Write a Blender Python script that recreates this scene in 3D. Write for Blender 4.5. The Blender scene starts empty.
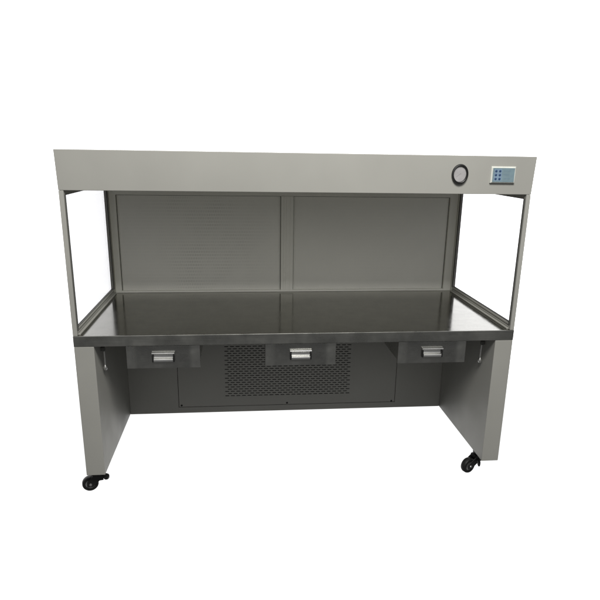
import bpy, bmesh, math
from mathutils import Vector, Matrix

S = bpy.context.scene
C = S.collection

# ------------------------------------------------------------------ camera
cam_data = bpy.data.cameras.new('camera')
cam = bpy.data.objects.new('camera', cam_data)
C.objects.link(cam)
S.camera = cam
yaw, pit, rol = 0.1016142, 0.2876310, 0.0159984
r = Vector((math.cos(yaw), -math.sin(yaw), 0))
h = Vector((math.sin(yaw), math.cos(yaw), 0))
zz = Vector((0, 0, 1))
F = h * math.cos(pit) - zz * math.sin(pit)
U = h * math.sin(pit) + zz * math.cos(pit)
R2 = r * math.cos(rol) + U * math.sin(rol)
U2 = -r * math.sin(rol) + U * math.cos(rol)
M = Matrix(((R2.x, U2.x, -F.x), (R2.y, U2.y, -F.y), (R2.z, U2.z, -F.z))).to_4x4()
M.translation = Vector((-0.236441, -2.250386, 1.418729))
cam.matrix_world = M
cam_data.sensor_width = 36.0
cam_data.lens = 583.312 / 600 * 36.0
cam_data.shift_y = 25 / 600
cam_data.clip_start = 0.05
cam_data.clip_end = 200

# ------------------------------------------------------------------ colour management
S.view_settings.view_transform = 'Standard'
S.view_settings.look = 'None'
S.view_settings.exposure = 0.08
S.view_settings.gamma = 1
S.cycles.max_bounces = 10
S.cycles.transparent_max_bounces = 12
S.cycles.use_denoising = True

# ------------------------------------------------------------------ world: invented surroundings, shaped by direction to set the light:
# white behind the bench, dim elsewhere, a brighter patch in front (same for every ray)
W = bpy.data.worlds.new('World')
S.world = W
W.use_nodes = True
nt = W.node_tree
nt.nodes.clear()
N = nt.nodes.new
out = N('ShaderNodeOutputWorld')
bg = N('ShaderNodeBackground')
tc = N('ShaderNodeTexCoord')
sp = N('ShaderNodeSeparateXYZ')
nt.links.new(tc.outputs['Generated'], sp.inputs[0])


def wrange(src, a, b, c, d, smooth=True):
    n = N('ShaderNodeMapRange')
    n.interpolation_type = 'SMOOTHSTEP' if smooth else 'LINEAR'
    n.inputs['From Min'].default_value = a
    n.inputs['From Max'].default_value = b
    n.inputs['To Min'].default_value = c
    n.inputs['To Max'].default_value = d
    nt.links.new(src, n.inputs['Value'])
    return n.outputs['Result']


WHITE_L, WHITE_R, WHITE_LOW = 1.85, 2.5, 1.08
DIM_LOW, DIM_SIDE, DIM_FRONT = 0.100, 0.03, 0.53
mask = wrange(sp.outputs['Y'], 0.30, 0.48, 0, 1)
white_up = wrange(sp.outputs['X'], -0.25, 0.55, WHITE_L, WHITE_R)
wm_ = N('ShaderNodeMix')
wm_.data_type = 'FLOAT'
nt.links.new(wrange(sp.outputs['Z'], -0.40, -0.26, 0, 1), wm_.inputs['Factor'])
wm_.inputs[2].default_value = WHITE_LOW
nt.links.new(white_up, wm_.inputs[3])
steep = wrange(sp.outputs['Z'], -0.72, -0.82, 1.0, 0.10)
ml_ = N('ShaderNodeMath')
ml_.operation = 'MULTIPLY'
nt.links.new(wm_.outputs[0], ml_.inputs[0])
nt.links.new(steep, ml_.inputs[1])
ax_ = N('ShaderNodeMath')
ax_.operation = 'ABSOLUTE'
nt.links.new(sp.outputs['X'], ax_.inputs[0])
lowz = wrange(sp.outputs['Z'], -0.04, -0.16, 0, 1)
wide = wrange(ax_.outputs[0], 0.66, 0.80, 0, 0.85)
wl_ = N('ShaderNodeMath')
wl_.operation = 'MULTIPLY'
nt.links.new(lowz, wl_.inputs[0])
nt.links.new(wide, wl_.inputs[1])
inv_ = N('ShaderNodeMath')
inv_.operation = 'SUBTRACT'
inv_.inputs[0].default_value = 1.0
nt.links.new(wl_.outputs[0], inv_.inputs[1])
m2_ = N('ShaderNodeMath')
m2_.operation = 'MULTIPLY'
nt.links.new(ml_.outputs[0], m2_.inputs[0])
nt.links.new(inv_.outputs[0], m2_.inputs[1])
white = m2_.outputs[0]
zlev = wrange(sp.outputs['Z'], -0.08, 0.16, 0, 1)
front = wrange(sp.outputs['Y'], -0.60, -0.90, DIM_SIDE, DIM_FRONT)
dm = N('ShaderNodeMix')
dm.data_type = 'FLOAT'
dm.inputs[2].default_value = DIM_LOW
nt.links.new(zlev, dm.inputs['Factor'])
nt.links.new(front, dm.inputs[3])
dim = dm.outputs[0]
mx = N('ShaderNodeMix')
mx.data_type = 'FLOAT'
nt.links.new(mask, mx.inputs['Factor'])
nt.links.new(dim, mx.inputs[2])
nt.links.new(white, mx.inputs[3])
nt.links.new(mx.outputs[0], bg.inputs['Strength'])
bg.inputs['Color'].default_value = (1, 1, 1, 1)
nt.links.new(bg.outputs[0], out.inputs[0])

# ------------------------------------------------------------------ lamps: one large ceiling softbox in front
def area(name, loc, target, sx, sy, power, col=(1, 1, 1)):
    d = bpy.data.lights.new(name, 'AREA')
    d.shape = 'RECTANGLE'
    d.size, d.size_y, d.energy, d.color = sx, sy, power, col
    o = bpy.data.objects.new(name, d)
    C.objects.link(o)
    o.location = loc
    o.rotation_euler = (Vector(target) - Vector(loc)).to_track_quat('-Z', 'Y').to_euler()
    return o


area('ceiling_light', (0.12, -1.98, 3.08), (0.05, 0.0, 1.0), 1.2, 0.8, 95, (1.0, 0.985, 0.95))

# ------------------------------------------------------------------ materials
def mat(name):
    m = bpy.data.materials.new(name)
    m.use_nodes = True
    b = m.node_tree.nodes['Principled BSDF']
    return m, m.node_tree, b


def noise(t, scale, vec=None, detail=3, rough=0.5):
    n = t.nodes.new('ShaderNodeTexNoise')
    n.inputs['Scale'].default_value = scale
    n.inputs['Detail'].default_value = detail
    n.inputs['Roughness'].default_value = rough
    if vec is not None:
        t.links.new(vec, n.inputs['Vector'])
    return n.outputs['Fac']


def mapped(t, scale, src='Object'):
    c = t.nodes.new('ShaderNodeTexCoord')
    mp = t.nodes.new('ShaderNodeMapping')
    mp.inputs['Scale'].default_value = scale
    t.links.new(c.outputs[src], mp.inputs[0])
    return mp.outputs[0]


def mrange(t, src, a, b, c, d):
    n = t.nodes.new('ShaderNodeMapRange')
    for k, v in zip(('From Min', 'From Max', 'To Min', 'To Max'), (a, b, c, d)):
        n.inputs[k].default_value = v
    t.links.new(src, n.inputs['Value'])
    return n.outputs['Result']


def colmix(t, fac, a, b):
    n = t.nodes.new('ShaderNodeMix')
    n.data_type = 'RGBA'
    if isinstance(fac, float):
        n.inputs['Factor'].default_value = fac
    else:
        t.links.new(fac, n.inputs['Factor'])
    for i, v in ((6, a), (7, b)):
        if isinstance(v, tuple):
            n.inputs[i].default_value = (*v, 1)
        else:
            t.links.new(v, n.inputs[i])
    return n.outputs[2]


def bump(t, b, src, strength, dist):
    n = t.nodes.new('ShaderNodeBump')
    n.inputs['Strength'].default_value = strength
    n.inputs['Distance'].default_value = dist
    t.links.new(src, n.inputs['Height'])
    t.links.new(n.outputs[0], b.inputs['Normal'])


def paint(name, col, rough=0.52, var=0.06):
    m, t, b = mat(name)
    b.inputs['Specular IOR Level'].default_value = 0.28
    v = mapped(t, (1, 1, 1))
    f = mrange(t, noise(t, 2.2, v, 4), 0.3, 0.7, 0, 1)
    lo = tuple(c * (1 - var) for c in col)
    hi = tuple(c * (1 + var) for c in col)
    t.links.new(colmix(t, f, lo, hi), b.inputs['Base Color'])
    b.inputs['Roughness'].default_value = rough
    t.links.new(mrange(t, noise(t, 9, v, 4), 0.3, 0.7, rough - .05, rough + .08), b.inputs['Roughness'])
    bump(t, b, noise(t, 420, v, 2), 0.10, 0.0006)
    return m


def steel(name, col, rough, streak=(3, 120, 120), bumpd=0.00012, var=0.10, blotch=0.10):
    m, t, b = mat(name)
    b.inputs['Metallic'].default_value = 1
    v = mapped(t, streak)
    s = noise(t, 6, v, 3)
    f = mrange(t, s, 0.3, 0.7, 0, 1)
    lo = tuple(c * (1 - var) for c in col)
    hi = tuple(c * (1 + var) for c in col)
    v2 = mapped(t, (1, 1, 1))
    smudge = noise(t, 7, v2, 6, 0.62)
    blot = mrange(t, noise(t, 16, v2, 5, 0.6), 0.38, 0.66, 0.0, blotch)
    cc = colmix(t, blot, colmix(t, f, lo, hi), tuple(c * 0.72 for c in col))
    t.links.new(cc, b.inputs['Base Color'])
    t.links.new(mrange(t, smudge, 0.3, 0.75, rough * 0.65, rough * 1.8), b.inputs['Roughness'])
    bump(t, b, s, 0.25, bumpd)
    return m, t, b, v2


M_PAINT = paint('grey_powder_coat', (0.368, 0.365, 0.337))
M_WALL = paint('chamber_powder_coat', (0.82, 0.815, 0.75), 0.55)
M_STEEL, _, _, _ = steel('worktop_brushed_steel', (0.315, 0.31, 0.285), 0.105, bumpd=0.00007, blotch=0.34)
M_LIP, _, _, _ = steel('lip_brushed_steel', (0.43, 0.43, 0.40), 0.27, (1.2, 60, 60), bumpd=0.00001, var=0.10, blotch=0.05)
M_ALU, _, _, _ = steel('window_frame_metal', (0.62, 0.615, 0.58), 0.36, (40, 3, 40))
M_HANDLE, _, _, _ = steel('satin_chrome', (0.78, 0.78, 0.76), 0.30, (3, 60, 60), bumpd=0.000001, var=0.02, blotch=0.0)


def simple(name, col, rough, metal=0.0, spec=0.5):
    m, t, b = mat(name)
    v = mapped(t, (1, 1, 1))
    f = mrange(t, noise(t, 30, v, 3), 0.3, 0.7, 0, 1)
    t.links.new(colmix(t, f, tuple(c * 0.88 for c in col), tuple(c * 1.12 for c in col)), b.inputs['Base Color'])
    b.inputs['Roughness'].default_value = rough
    b.inputs['Metallic'].default_value = metal
    b.inputs['Specular IOR Level'].default_value = spec
    return m


M_BLACK = simple('black_plastic', (0.012, 0.012, 0.012), 0.38)
M_RUBBER = simple('black_rubber', (0.010, 0.010, 0.010), 0.55)
M_GASKET = simple('dark_rubber_gasket', (0.11, 0.11, 0.10), 0.6)
M_CAVITY = simple('dark_cavity_shade', (0.022, 0.022, 0.022), 0.9)
M_HUB = simple('grey_hub_metal', (0.45, 0.45, 0.45), 0.35, 0.8)
M_BEZEL = simple('pale_grey_bezel', (0.66, 0.67, 0.62), 0.35)
M_DIAL = simple('grey_dial_face', (0.40, 0.39, 0.385), 0.6)
M_MEMBRANE = simple('blue_membrane', (0.175, 0.250, 0.285), 0.45)
M_MEMBRANE_LIGHT = simple('pale_blue_membrane_field', (0.19, 0.275, 0.37), 0.45)
M_BUTTON = simple('dark_blue_button', (0.022, 0.055, 0.13), 0.5)
M_PRINT = simple('grey_printed_line', (0.13, 0.20, 0.26), 0.5)
M_TICK = simple('faded_grey_print', (0.26, 0.255, 0.25), 0.6)
M_SCREW = simple('dark_screw', (0.02, 0.02, 0.02), 0.4, 0.6)

# drawer fronts: brushed steel, paler band coloured in at both ends
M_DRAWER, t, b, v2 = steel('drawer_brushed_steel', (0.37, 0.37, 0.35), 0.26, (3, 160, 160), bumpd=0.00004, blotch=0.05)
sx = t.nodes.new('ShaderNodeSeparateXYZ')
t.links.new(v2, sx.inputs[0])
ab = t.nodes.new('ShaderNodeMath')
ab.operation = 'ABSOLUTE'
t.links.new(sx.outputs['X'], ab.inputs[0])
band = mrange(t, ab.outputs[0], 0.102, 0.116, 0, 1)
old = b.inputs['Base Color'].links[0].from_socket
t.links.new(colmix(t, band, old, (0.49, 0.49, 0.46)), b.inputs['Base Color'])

# perforated diffuser sheet in the chamber: rows of tiny upright slots
def perforated(name, amount):
    m, t, b = mat(name)
    v = mapped(t, (1, 1, 1))
    s = t.nodes.new('ShaderNodeSeparateXYZ')
    t.links.new(v, s.inputs[0])

    def mth(op, a, bb=None):
        n = t.nodes.new('ShaderNodeMath')
        n.operation = op
        for i, q in ((0, a), (1, bb)):
            if q is None:
                continue
            if isinstance(q, (int, float)):
                n.inputs[i].default_value = q
            else:
                t.links.new(q, n.inputs[i])
        return n.outputs[0]

    px, pz = 0.0085, 0.017
    rz = mth('DIVIDE', s.outputs['Z'], pz)
    row = mth('FLOOR', rz)
    off = mth('MULTIPLY', mth('MODULO', row, 2.0), 0.5)
    fx = mth('FRACT', mth('ADD', mth('DIVIDE', s.outputs['X'], px), off))
    fz = mth('FRACT', rz)
    hx = mth('LESS_THAN', mth('ABSOLUTE', mth('SUBTRACT', fx, 0.5)), 0.2)
    hz = mth('LESS_THAN', mth('ABSOLUTE', mth('SUBTRACT', fz, 0.5)), 0.36)
    hole = mth('MULTIPLY', hx, hz)
    gx2 = mth('POWER', mth('MULTIPLY', mth('SUBTRACT', s.outputs['X'], 0.03), 4.2), 2.0)
    spot = mth('POWER', 2.718, mth('MULTIPLY', gx2, -1.0))              # slot and line contrast strongest towards the sheet's middle
    big = mth('MULTIPLY', mrange(t, noise(t, 7.0, v, 4), 0.36, 0.64, 0.15, 1.0), mth('ADD', spot, 0.08))
    k = mth('MULTIPLY', mth('MULTIPLY', hole, big), amount)
    base = (0.80, 0.795, 0.74)
    f = mrange(t, noise(t, 2.0, v, 4), 0.3, 0.7, 0, 1)
    cc = colmix(t, f, tuple(c * .95 for c in base), tuple(c * 1.05 for c in base))
    # paler line, colour only, between the rows of slots
    row_line = mth('MULTIPLY', mth('MULTIPLY', mth('GREATER_THAN', mth('ABSOLUTE', mth('SUBTRACT', fz, 0.5)), 0.43), big), amount)
    cc = colmix(t, row_line, cc, (0.97, 0.97, 0.92))
    t.links.new(colmix(t, k, cc, (0.05, 0.055, 0.05)), b.inputs['Base Color'])
    b.inputs['Roughness'].default_value = 0.5
    inv = mth('SUBTRACT', 1.0, hole)
    bump(t, b, inv, 0.15 * amount, 0.0008)
    return m


M_PERF = perforated('perforated_diffuser_sheet', 0.29)
M_PERF_FINE = perforated('plain_diffuser_sheet', 0.03)

# window glass: clear, faintly reflecting
m = bpy.data.materials.new('clear_glass')
m.use_nodes = True
t = m.node_tree
t.nodes.clear()
o_ = t.nodes.new('ShaderNodeOutputMaterial')
tr = t.nodes.new('ShaderNodeBsdfTransparent')
tr.inputs[0].default_value = (0.975, 0.975, 0.985, 1)
gl = t.nodes.new('ShaderNodeBsdfGlossy')
gl.inputs['Roughness'].default_value = 0.01
geo = t.nodes.new('ShaderNodeNewGeometry')
dt = t.nodes.new('ShaderNodeVectorMath')
dt.operation = 'DOT_PRODUCT'
t.links.new(geo.outputs['Incoming'], dt.inputs[0])
t.links.new(geo.outputs['Normal'], dt.inputs[1])


def _m(op, a, bb=None):
    n = t.nodes.new('ShaderNodeMath')
    n.operation = op
    for i, q in ((0, a), (1, bb)):
        if q is not None:
            if isinstance(q, (int, float)):
                n.inputs[i].default_value = q
            else:
                t.links.new(q, n.inputs[i])
    return n.outputs[0]


# Schlick reflectance of one glass face, the same from both sides
refl = _m('ADD', _m('MULTIPLY', _m('POWER', _m('SUBTRACT', 1.0, _m('ABSOLUTE', dt.outputs['Value'])), 5.0), 0.96), 0.04)
ms = t.nodes.new('ShaderNodeMixShader')
t.links.new(refl, ms.inputs[0])
t.links.new(tr.outputs[0], ms.inputs[1])
t.links.new(gl.outputs[0], ms.inputs[2])
t.links.new(ms.outputs[0], o_.inputs[0])
M_GLASS = m

# ------------------------------------------------------------------ mesh helpers
def box(bm, x0, x1, y0, y1, z0, z1):
    vs = [bm.verts.new(p) for p in ((x0, y0, z0), (x1, y0, z0), (x1, y1, z0), (x0, y1, z0),
                                    (x0, y0, z1), (x1, y0, z1), (x1, y1, z1), (x0, y1, z1))]
    for f in ((3, 2, 1, 0), (4, 5, 6, 7), (0, 1, 5, 4), (1, 2, 6, 5), (2, 3, 7, 6), (3, 0, 4, 7)):
        bm.faces.new([vs[i] for i in f])
    return vs


def extrude_profile(bm, prof, x0, x1):
    """prof: (y, z) loop, swept along x"""
    a = [bm.verts.new((x0, y, z)) for y, z in prof]
    c = [bm.verts.new((x1, y, z)) for y, z in prof]
    n = len(prof)
    for i in range(n):
        j = (i + 1) % n
        bm.faces.new((a[i], a[j], c[j], c[i]))
    bm.faces.new(a[::-1])
    bm.faces.new(c)


def lathe(bm, prof, mtx, seg=40, sx=1.0):
    """prof: (radius, height) points along local +Z; closed at r=0 ends"""
    rings = []
    for rad, hh in prof:
        if rad <= 1e-6:
            rings.append([bm.verts.new(mtx @ Vector((0, 0, hh)))])
        else:
            rings.append([bm.verts.new(mtx @ Vector((rad * sx * math.cos(2 * math.pi * k / seg),
                                                     rad * math.sin(2 * math.pi * k / seg), hh)))
                          for k in range(seg)])
    for A, B in zip(rings, rings[1:]):
        for k in range(seg):
            k2 = (k + 1) % seg
            if len(A) == 1 and len(B) == 1:
                continue
            if len(A) == 1:
                bm.faces.new((A[0], B[k2], B[k]))
            elif len(B) == 1:
                bm.faces.new((A[k], A[k2], B[0]))
            else:
                bm.faces.new((A[k], A[k2], B[k2], B[k]))


def obj(name, bm, m, parent=None, bevel=0.0, seg=2, smooth=False, origin=(0, 0, 0)):
    bmesh.ops.recalc_face_normals(bm, faces=bm.faces)
    if smooth:
        for f in bm.faces:
            f.smooth = True
    ox = Vector(origin)
    for v in bm.verts:
        v.co -= ox
    me = bpy.data.meshes.new(name)
    bm.to_mesh(me)
    bm.free()
    me.materials.append(m)
    o = bpy.data.objects.new(name, me)
    C.objects.link(o)
    if parent is not None:
        o.parent = parent
        pw = WORLD[parent.name]
        o.location = ox - pw
    else:
        o.location = ox
    WORLD[o.name] = ox
    if bevel:
        md = o.modifiers.new('bevel', 'BEVEL')
        md.width = bevel
        md.segments = seg
        md.limit_method = 'ANGLE'
        md.angle_limit = math.radians(35)
        md.harden_normals = False
    if smooth:
        try:
            me.set_sharp_from_angle(angle=math.radians(40))
        except Exception:
            pass
    return o


WORLD = {}

# ------------------------------------------------------------------ the bench
bench = bpy.data.objects.new('laminar_flow_bench', None)
C.objects.link(bench)
bench.empty_display_size = 0.2
bench['label'] = 'grey laminar flow clean bench with glass sides, steel worktop, three drawers and black casters'
bench['category'] = 'clean bench'
WORLD[bench.name] = Vector((0, 0, 0))

HX = 0.9                       # half width
Z_LEG, Z_LB, Z_LT = 0.10, 0.6712, 0.7146
Z_FB, Z_FT = 1.2731, 1.4169
D_BACK, D_LOW, D_REAR = 0.735, 0.594, 0.95

# hood with the front fascia (leans out very slightly at the top), folded return at its lower edge
bm = bmesh.new()
extrude_profile(bm, [(0.0, Z_FB), (-0.0126, Z_FT), (D_REAR, Z_FT), (D_REAR, Z_FB + 0.03), (0.022, Z_FB + 0.03),
                     (0.022, Z_FB)], -HX, HX)
hood = obj('hood', bm, M_PAINT, bench, 0.0016)
# rear housing (blower and filter plenum)
bm = bmesh.new()
extrude_profile(bm, [(0.63, Z_LEG), (0.63, Z_LB), (0.77, Z_LB), (0.77, Z_FB + 0.0295), (D_REAR - 0.001, Z_FB + 0.0295),
                     (D_REAR - 0.001, Z_LEG)], -HX + 0.001, HX - 0.001)
obj('rear_housing', bm, M_PAINT, bench, 0.0015)

# worktop with folded front lip and soft front edge
bm = bmesh.new()
extrude_profile(bm, [(0.0033, Z_LT), (0.7685, Z_LT), (0.7685, Z_LB + 0.001), (0.0033, Z_LB + 0.001)], -HX, HX)
wt = obj('worktop', bm, M_STEEL, bench)
bm = bmesh.new()
extrude_profile(bm, [(0.0, Z_LB), (0.0, Z_LT - 0.0020), (0.0003, Z_LT - 0.0010), (0.0010, Z_LT - 0.0003),
                     (0.0020, Z_LT), (0.0032, Z_LT), (0.0032, Z_LB)], -HX, HX)
obj('front_lip', bm, M_LIP, wt)

# chamber back wall: frame, centre post, two diffuser sheets
bm = bmesh.new()
Y0, Y1 = D_BACK, D_BACK + 0.02
zb, zt = Z_LT + 0.010, 1.207
for x0, x1 in ((-0.8815, -0.851), (0.841, 0.8815)):
    box(bm, x0, x1, Y0, Y1, Z_LT + 0.0005, Z_FB + 0.029)
for x0, x1 in ((-0.8994, -0.8835), (0.8835, 0.8994)):                   # rear posts that take the side glass
    box(bm, x0, x1, 0.716, Y1, Z_LT + 0.0005, Z_FB - 0.0006)
box(bm, -0.851, 0.841, Y0 - 0.0, Y1, zt, Z_FB + 0.029)
box(bm, -0.851, 0.841, Y0 - 0.0, Y1, Z_LT + 0.0005, zb)
obj('wall_frame', bm, M_WALL, bench, 0.001)
bm = bmesh.new()
box(bm, -0.037, 0.026, Y0 - 0.002, Y1, zb + 0.0005, zt - 0.0005)
for xx in (-0.024, -0.012, 0.008):
    box(bm, xx, xx + 0.0012, Y0 - 0.0032, Y0 - 0.0021, zb + 0.001, zt - 0.001)
obj('centre_post', bm, M_WALL, bench, 0.0008)
for x0, x1, mm in ((-0.853, -0.035, M_PERF), (0.024, 0.843, M_PERF_FINE)):
    bm = bmesh.new()
    box(bm, x0, x1, Y1 - 0.002, Y1 + 0.010, zb - 0.002, zt + 0.002)
    dpn = obj('diffuser_panel', bm, mm, bench, origin=((x0 + x1) / 2, Y1, (zb + zt) / 2))
    bm = bmesh.new()
    ys0, ys1 = Y1 - 0.0050, Y1 - 0.0022  # dark strips stand in for the shade in the recess groove
    box(bm, x0 + 0.0021, x0 + 0.0048, ys0, ys1, zb + .0002, zt - .0002)
    box(bm, x1 - 0.0048, x1 - 0.0021, ys0, ys1, zb + .0002, zt - .0002)
    box(bm, x0 + 0.0049, x1 - 0.0049, ys0, ys1, zt - 0.0028, zt - .0002)
    obj('groove_shade', bm, M_GASKET, dpn, origin=((x0 + x1) / 2, Y1, (zb + zt) / 2))

# side windows
for s in (-1, 1):
    def sb(bm, a, c, y0, y1, z0, z1):
        box(bm, min(s * a, s * c), max(s * a, s * c), y0, y1, z0, z1)
    bm = bmesh.new()
    e = 0.0006
    zb2, zt2 = 0.7405, 1.257
    yo, yi = 0.0, 0.017
    sb(bm, 0.8820, 0.8996, yo, yi, Z_LT + e, Z_FB - e)                     # front post
    sb(bm, 0.8824, 0.8992, yi + e, 0.7155, zt2, Z_FB - e)                  # top rail
    sb(bm, 0.8824, 0.8992, yi + e, 0.7155, 0.7322, zb2)                    # bottom rail, upper bead
    sb(bm, 0.8862, 0.8990, yi + e, 0.7155, 0.7284, 0.7321)                 # groove
    sb(bm, 0.8820, 0.8992, yi + e, 0.7155, 0.7210, 0.7283)                 # bottom rail, lower bead
    w = obj('side_window', bm, M_PAINT, bench, 0.0012, origin=(s * 0.89, 0.37, 0.99))
    w.name = 'side_window'
    WORLD[w.name] = Vector((s * 0.89, 0.37, 0.99))
    bm = bmesh.new()
    sb(bm, 0.8735, 0.8988, yi + e, 0.7155, Z_LT + e, 0.7205)               # bottom ledge
    obj('sill', bm, M_PAINT, w, 0.001, origin=(s * 0.89, 0.37, 0.72))
    bm = bmesh.new()
    g = 0.0035
    sb(bm, 0.8788, 0.8819, 0.004, 0.0165, zb2, zt2)                         # dark gasket strip down the front post
    sb(bm, 0.8806, 0.8819, 0.700, 0.7155, zb2, zt2)
    for a, c in ((0.8858, 0.8877), (0.8933, 0.8952)):
        sb(bm, a, c, yi + e, yi + g, zb2, zt2)
        sb(bm, a, c, 0.716 - g, 0.7155, zb2, zt2)
        sb(bm, a + .0002, c - .0002, yi + g, 0.716 - g, zt2 - g, zt2)
        sb(bm, a + .0002, c - .0002, yi + g, 0.716 - g, zb2, zb2 + g)
    obj('gasket', bm, M_GASKET, w, origin=(s * 0.89, 0.37, 0.99))
    bm = bmesh.new()
    sb(bm, 0.8880, 0.8930, yi + 2 * e, 0.715, zb2 + e, zt2 - e)
    obj('glass_pane', bm, M_GLASS, w, origin=(s * 0.89, 0.37, 0.99))

# side panels (the two broad legs)
LW = 0.0765
for s in (-1, 1):
    bm = bmesh.new()
    x0, x1 = sorted((s * HX, s * (HX - LW)))
    box(bm, x0, x1, 0.0, 0.6295, Z_LEG, Z_LB - 0.0006)
    sp_ = obj('side_panel', bm, M_PAINT, bench, 0.0025, 3, origin=(s * 0.86, 0.3, Z_LEG))
    # small hanging lever with a round end, high on the inner face
    bm = bmesh.new()
    xi = s * (HX - LW)
    xr = xi - s * 0.012
    mt = Matrix.Translation((xr, 0.107, 0.545)) @ Matrix.Rotation(math.radians(3), 4, 'X')
    lathe(bm, [(0, 0), (0.0035, 0.0), (0.0040, 0.035), (0.0038, 0.072), (0, 0.072)], mt, 16)
    lathe(bm, [(0, -0.014), (0.005, -0.0125), (0.0085, -0.006), (0.0088, 0.001), (0.006, 0.007), (0.0035, 0.012), (0, 0.0125)], mt, 20)
    lv = obj('hanging_lever', bm, M_HANDLE, sp_, smooth=True, origin=(xr, 0.107, 0.6))
    bm = bmesh.new()
    x0, x1 = sorted((xi, xi - s * 0.016))
    box(bm, x0, x1, 0.100, 0.114, 0.617, 0.634)
    obj('lever_bracket', bm, M_GASKET, sp_, 0.002, origin=(xi, 0.107, 0.62))

# lower back panel with an inset access cover
bm = bmesh.new()
XI = HX - LW
AX, AZ = 0.5725, 0.1335
gp = 0.0028
box(bm, -XI + 0.0005, -AX - gp, D_LOW, D_LOW + 0.02, Z_LEG, Z_LB - 0.001)
box(bm, AX + gp, XI - 0.0005, D_LOW, D_LOW + 0.02, Z_LEG, Z_LB - 0.001)
box(bm, -AX - gp, AX + gp, D_LOW, D_LOW + 0.02, Z_LEG, AZ - gp * 0.55)
bp = obj('back_panel', bm, M_PAINT, bench, 0.0006)
GX, GZ0, GZ1 = 0.333, 0.189, 0.485
bm = bmesh.new()
yc0, yc1 = D_LOW + 0.001, D_LOW + 0.0025
ZT = Z_LB - 0.004
# perforated region: grid of faces with staggered slots left out; the plain margins belong to the same sheet
nx, nz = 23, 24
px = 2 * GX / nx
pz = (GZ1 - GZ0) / nz
slot_w, slot_h = 0.0200, 0.0043
cache = {}


def vv(x, z):
    k = (round(x, 6), round(z, 6))
    if k not in cache:
        cache[k] = bm.verts.new((x, yc0, z))
    return cache[k]


def strip(xs, z0, z1, skip):
    for i in range(len(xs) - 1):
        if i in skip:
            continue
        bm.faces.new((vv(xs[i], z0), vv(xs[i + 1], z0), vv(xs[i + 1], z1), vv(xs[i], z1)))


def row_slots(j):
    res = []
    off = 0.0 if j % 2 == 0 else px / 2
    for i in range(nx):
        x0 = -GX + off + i * px
        if x0 + slot_w > GX + 0.002:
            continue
        res.append((x0, x0 + slot_w))
    return res


allx = sorted({round(v, 6) for j in (0, 1) for sl in row_slots(j) for v in sl} | {-AX, AX})
zs = []
for j in range(nz):
    z0 = GZ0 + j * pz
    z1 = z0 + slot_h
    slots = row_slots(j)
    skip = set()
    for i in range(len(allx) - 1):
        mid = (allx[i] + allx[i + 1]) / 2
        if any(a < mid < c for a, c in slots):
            skip.add(i)
    strip(allx, z0, z1, skip)
    strip(allx, z1, z0 + pz, set())
strip(allx, AZ + gp * 0.45, GZ0, set())
strip(allx, GZ0 + nz * pz, ZT, set())
cov = obj('access_cover', bm, M_PAINT, bench, origin=(0, D_LOW, 0.13))
sd = cov.modifiers.new('sheet', 'SOLIDIFY')
sd.thickness = 0.0015
sd.offset = 0
bm = bmesh.new()
box(bm, -GX - 0.02, GX + 0.02, D_LOW + 0.012, D_LOW + 0.018, GZ0 - 0.02, GZ1 + 0.02)  # dark sheet added behind the slots for the cavity's shade
obj('cavity_shade', bm, M_CAVITY, cov, origin=(0, D_LOW, 0.3))
for x, z in ((-0.560, 0.143), (0.556, 0.1385), (-0.009, 0.143)):
    bm = bmesh.new()
    mt = Matrix.Translation((x, yc0 - 0.0008, z)) @ Matrix.Rotation(math.radians(90), 4, 'X')
    lathe(bm, [(0, 0), (0.0052, 0), (0.0046, 0.0018), (0.0020, 0.0026), (0, 0.0026)], mt, 20)
    obj('screw', bm, M_SCREW, cov, smooth=True, origin=(x, yc0, z))

# drawers
def make_drawer(cx):
    y0 = 0.020
    zb_, zt_ = 0.568, 0.6635
    bm = bmesh.new()
    box(bm, -0.1465, 0.1465, y0, y0 + 0.014, zb_, zt_)
    # box behind the front
    box(bm, -0.141, 0.141, y0 + 0.0145, 0.46, zb_ + 0.006, zt_ - 0.008)
    for v in bm.verts:
        v.co.x += cx
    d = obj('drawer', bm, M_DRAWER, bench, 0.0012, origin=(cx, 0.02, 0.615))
    # handle: wide upper bar, hollow grip, slightly narrower lower bar, dark ends
    bm = bmesh.new()
    zc = 0.6175
    yf = y0
    prof = [(yf, zc + 0.0215), (yf - 0.008, zc + 0.0215), (yf - 0.0120, zc + 0.0195), (yf - 0.0130, zc + 0.0165),
            (yf - 0.0115, zc + 0.0130), (yf - 0.0070, zc + 0.0120), (yf, zc + 0.0120)]
    extrude_profile(bm, [(a, c) for a, c in prof], cx - 0.0455, cx + 0.0455)
    prof = [(yf, zc + 0.0115), (yf - 0.0030, zc + 0.0115), (yf - 0.0018, zc + 0.0040), (yf - 0.0026, zc - 0.0030),
            (yf - 0.0080, zc - 0.0052), (yf - 0.0118, zc - 0.0075), (yf - 0.0126, zc - 0.0110),
            (yf - 0.0115, zc - 0.0185), (yf, zc - 0.0195)]
    extrude_profile(bm, [(a, c) for a, c in prof], cx - 0.0385, cx + 0.0385)
    hd = obj('handle', bm, M_HANDLE, d, 0.001, origin=(cx, 0.01, zc))
    for s in (-1, 1):
        bm = bmesh.new()
        x0, x1 = sorted((cx + s * 0.0390, cx + s * 0.0445))
        box(bm, x0, x1, yf - 0.010, yf, zc - 0.021, zc + 0.009)
        obj('handle_end_cap', bm, M_BLACK, d, 0.001, origin=((x0 + x1) / 2, yf, zc))
    return d


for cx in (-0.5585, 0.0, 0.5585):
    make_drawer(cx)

# pressure gauge on the fascia
def fascia_y(z):
    return -0.0126 * (z - Z_FB) / (Z_FT - Z_FB)


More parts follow.
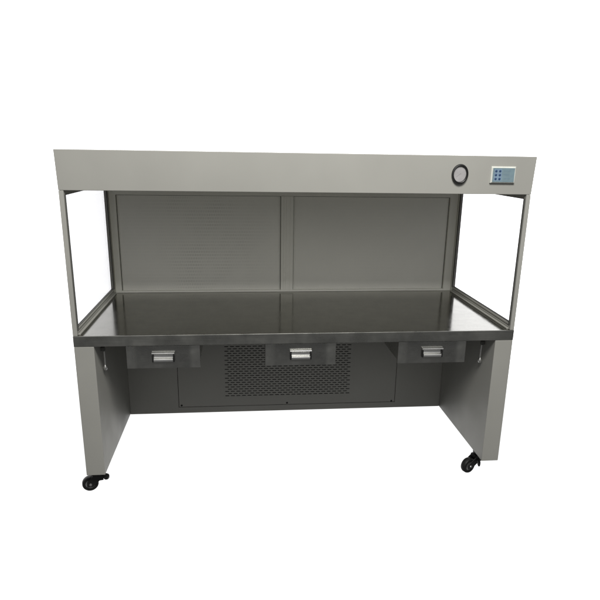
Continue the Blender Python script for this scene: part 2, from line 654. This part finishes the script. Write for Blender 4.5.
gx, gz = 0.600, 1.348
tilt = math.atan2(0.0126, Z_FT - Z_FB)
base = Matrix.Translation((gx, fascia_y(gz), gz)) @ Matrix.Rotation(math.radians(90) + tilt * 0, 4, 'X')
SXG = 0.86
bm = bmesh.new()
lathe(bm, [(0.0375, -0.004), (0.0378, 0.005), (0.0365, 0.008), (0.0325, 0.009), (0.0295, 0.007), (0.0285, 0.003),
           (0.0285, -0.004)], base, 56, SXG)
gauge = obj('pressure_gauge', bm, M_BLACK, bench, smooth=True, origin=(gx, fascia_y(gz), gz))
bm = bmesh.new()
lathe(bm, [(0.0284, -0.002), (0.0284, 0.002), (0, 0.002)], base, 56, SXG)
obj('dial', bm, M_DIAL, gauge, smooth=True, origin=(gx, fascia_y(gz), gz))
bm = bmesh.new()
dy = fascia_y(gz) - 0.0022
for k in range(25):
    a = math.radians(225 - k * 270 / 24)
    r0, r1, hw = (0.0215 if k % 4 == 0 else 0.0232), 0.0255, 0.00022
    ca, sa = math.cos(a), math.sin(a)
    pts_ = [(r0, -hw), (r1, -hw), (r1, hw), (r0, hw)]
    bm.faces.new([bm.verts.new((gx + (p * ca - q * sa) * SXG, dy, gz + p * sa + q * ca)) for p, q in pts_])
a = math.radians(212)
ca, sa = math.cos(a), math.sin(a)
bm.faces.new([bm.verts.new((gx + (p * ca - q * sa) * SXG, dy - 0.0005, gz + p * sa + q * ca))
              for p, q in ((-0.006, -0.0006), (0.021, -0.0002), (0.021, 0.0002), (-0.006, 0.0006))])
obj('scale_marks', bm, M_TICK, gauge, origin=(gx, dy, gz))
bm = bmesh.new()
lathe(bm, [(0.0284, 0.0048), (0.018, 0.0060), (0, 0.0066)], base, 56, SXG)
obj('gauge_glass', bm, M_GLASS, gauge, smooth=True, origin=(gx, fascia_y(gz), gz))

# control panel on the fascia
px0, px1, pz0, pz1 = 0.7215, 0.8215, 1.3155, 1.3795
yf = fascia_y(1.35)
bm = bmesh.new()
i_ = 0.0055
dp = 0.008
vs = []
for (x, z) in ((px0, pz0), (px1, pz0), (px1, pz1), (px0, pz1)):
    vs.append(bm.verts.new((x, yf + 0.004, z)))
for (x, z) in ((px0 + .001, pz0 + .001), (px1 - .001, pz0 + .001), (px1 - .001, pz1 - .001), (px0 + .001, pz1 - .001)):
    vs.append(bm.verts.new((x, yf - dp + 0.003, z)))
for (x, z) in ((px0 + i_, pz0 + i_ * .7), (px1 - i_, pz0 + i_ * .7), (px1 - i_, pz1 - i_), (px0 + i_, pz1 - i_)):
    vs.append(bm.verts.new((x, yf - dp, z)))
for k in range(4):
    j = (k + 1) % 4
    bm.faces.new((vs[k], vs[j], vs[4 + j], vs[4 + k]))
    bm.faces.new((vs[4 + k], vs[4 + j], vs[8 + j], vs[8 + k]))
bm.faces.new(vs[8:12])
bm.faces.new(vs[0:4][::-1])
ctrl = obj('control_panel', bm, M_BEZEL, bench, 0.0006, origin=((px0 + px1) / 2, yf, 1.3475))
xa, xb, za, zb_ = px0 + i_ + .001, px1 - i_ - .001, pz0 + i_ * .7 + .001, pz1 - i_ - .001
bm = bmesh.new()
box(bm, xa, xb, yf - dp - 0.0010, yf - dp + 0.001, za, zb_)
scr = obj('membrane', bm, M_MEMBRANE, ctrl, 0.0003, origin=((xa + xb) / 2, yf - dp, (za + zb_) / 2))
bm = bmesh.new()
box(bm, xa + .006, xa + .036, yf - dp - 0.0014, yf - dp - 0.0010, za + .005, zb_ - .004)
obj('button_field', bm, M_MEMBRANE_LIGHT, ctrl, origin=(xa + .02, yf - dp, (za + zb_) / 2))
for r_ in range(3):
    for c_ in range(2):
        bx_ = xa + 0.0125 + c_ * 0.0155
        bz_ = zb_ - 0.0115 - r_ * 0.0145
        bm = bmesh.new()
        mt = Matrix.Translation((bx_, yf - dp - 0.0014, bz_)) @ Matrix.Rotation(math.radians(90), 4, 'X')
        lathe(bm, [(0, -0.0002), (0.0046, -0.0002), (0.0046, 0.0008), (0.0036, 0.0013), (0, 0.0013)], mt, 20)
        obj('button', bm, M_BUTTON, ctrl, smooth=True, origin=(bx_, yf - dp, bz_))
bm = bmesh.new()
for k, (l0, l1) in enumerate(((0.043, 0.072), (0.043, 0.066), (0.043, 0.070))):
    z = zb_ - 0.0105 - k * 0.0145
    x = xa + l0
    n = 0
    while x < xa + l1:                       # broken strokes, too small to read in the photograph
        w_ = 0.0022 + 0.0012 * ((n * 7 + k * 3) % 3)
        box(bm, x, min(x + w_, xa + l1), yf - dp - 0.00125, yf - dp - 0.0010, z - 0.0009, z + 0.0009)
        x += w_ + 0.0012
        n += 1
obj('printed_lines', bm, M_PRINT, ctrl, origin=(xa + .05, yf - dp, (za + zb_) / 2))

# casters
def caster(sw, wheel, rad, pedal_to, pedal_drop, pw_=0.013):
    """sw: swivel (x, y) under a side panel; wheel: (x, y) of the wheel centre; pedal_to: (x, y) of the pedal tip"""
    sx_, sy_ = sw
    tdir = Vector((wheel[0] - sx_, wheel[1] - sy_, 0))
    tl = tdir.length
    tdir.normalize()
    ax = Vector((-tdir.y, tdir.x, 0))            # axle direction
    wc = Vector((wheel[0], wheel[1], rad))
    bm = bmesh.new()
    top = Matrix.Translation((sx_, sy_, Z_LEG - 0.008))
    lathe(bm, [(0, -0.014), (0.019, -0.012), (0.023, -0.006), (0.023, 0.004), (0, 0.004)], top, 28)
    mp = Matrix.Translation((sx_, sy_, Z_LEG - 0.0035))
    rotz = Matrix((tuple((tdir.x, ax.x, 0, sx_)), (tdir.y, ax.y, 0, sy_), (0, 0, 1, 0), (0, 0, 0, 1)))
    box(bm, sx_ - 0.020, sx_ + 0.020, sy_ - 0.024, sy_ + 0.024, Z_LEG - 0.0045, Z_LEG - 0.0005)     # mounting plate
    n0 = len(bm.verts)
    # fork cheeks, built in (along, across, up) coordinates
    for c in (-1, 1):
        a0, a1 = sorted((c * 0.0155, c * 0.0185))
        prof = [(-0.020, 0.078), (0.022, 0.078), (tl + 0.014, rad + 0.012), (tl + 0.014, rad - 0.010),
                (tl - 0.010, rad - 0.012), (-0.012, 0.058)]
        A = [bm.verts.new((p, a0, q)) for p, q in prof]
        B = [bm.verts.new((p, a1, q)) for p, q in prof]
        k = len(prof)
        for i in range(k):
            j = (i + 1) % k
            bm.faces.new((A[i], A[j], B[j], B[i]))
        bm.faces.new(A[::-1])
        bm.faces.new(B)
    box(bm, -0.021, 0.026, -0.0190, 0.0190, 0.0660, 0.0815)
    box(bm, -0.017, max(0.004, tl - rad - 0.004), -0.0150, 0.0150, 0.0450, 0.0598)
    bm.verts.ensure_lookup_table()
    for v in bm.verts[n0:]:
        v.co = rotz @ v.co
    cs = obj('caster', bm, M_BLACK, bench, 0.001, origin=(sx_, sy_, Z_LEG))
    wm = Matrix((tuple((tdir.x, 0, ax.x, wc.x)), (tdir.y, 0, ax.y, wc.y), (0, 1, 0, wc.z), (0, 0, 0, 1)))
    bm = bmesh.new()
    w2 = 0.0125
    lathe(bm, [(rad * .62, -w2), (rad * .92, -w2), (rad, -w2 * .55), (rad, w2 * .55), (rad * .92, w2),
               (rad * .62, w2), (rad * .62, -w2)], wm, 48)
    wh = obj('wheel', bm, M_RUBBER, cs, smooth=True, origin=wc)
    bm = bmesh.new()
    lathe(bm, [(0, -w2 * .8), (rad * .615, -w2 * .8), (rad * .615, w2 * .8), (0, w2 * .8)], wm, 32)
    lathe(bm, [(0, -0.0215), (0.0045, -0.0215), (0.0065, -0.0187), (0.0065, 0.0187), (0.0045, 0.0215), (0, 0.0215)], wm, 16)
    obj('axle', bm, M_HUB, cs, smooth=True, origin=wc)
    # brake pedal: a flat tongue with a turned-down rounded tip
    bm = bmesh.new()
    pd = Vector((pedal_to[0] - sx_, pedal_to[1] - sy_, 0))
    L = pd.length
    pd.normalize()
    pn = Vector((-pd.y, pd.x, 0))
    prev = None
    z0 = 0.071
    us = [0, .2, .4, .5, .58, .66, .74, .82, .89, .94, .975, 1.0]
    for k, u in enumerate(us):
        w_ = pw_
        if u > .5:
            w_ = pw_ * 1.25 * math.sqrt(max(0.03, 1 - ((u - .72) / .285) ** 2))
        z = z0 - pedal_drop * u ** 1.5
        p = Vector((sx_, sy_, z)) + pd * (0.01 + (L - 0.01) * u)
        ring = [bm.verts.new(p + pn * a * w_ + Vector((0, 0, bb))) for a, bb in ((-1, -.004), (1, -.004), (1, .004), (-1, .004))]
        if prev:
            for i in range(4):
                j = (i + 1) % 4
                bm.faces.new((prev[i], prev[j], ring[j], ring[i]))
        else:
            bm.faces.new(ring[::-1])
        prev = ring
    bm.faces.new(prev)
    obj('brake_pedal', bm, M_BLACK, cs, 0.003, 3, origin=(sx_, sy_, z0))
    return cs


caster((-0.866, 0.062), (-0.902, 0.052), 0.0338, (-0.823, 0.048), 0.014, 0.014)
caster((0.850, 0.105), (0.797, 0.080), 0.0355, (0.842, 0.058), 0.030, 0.0060)
caster((-0.872, 0.80), (-0.868, 0.84), 0.0345, (-0.880, 0.75), 0.010)
caster((0.872, 0.80), (0.868, 0.84), 0.0345, (0.880, 0.75), 0.010)
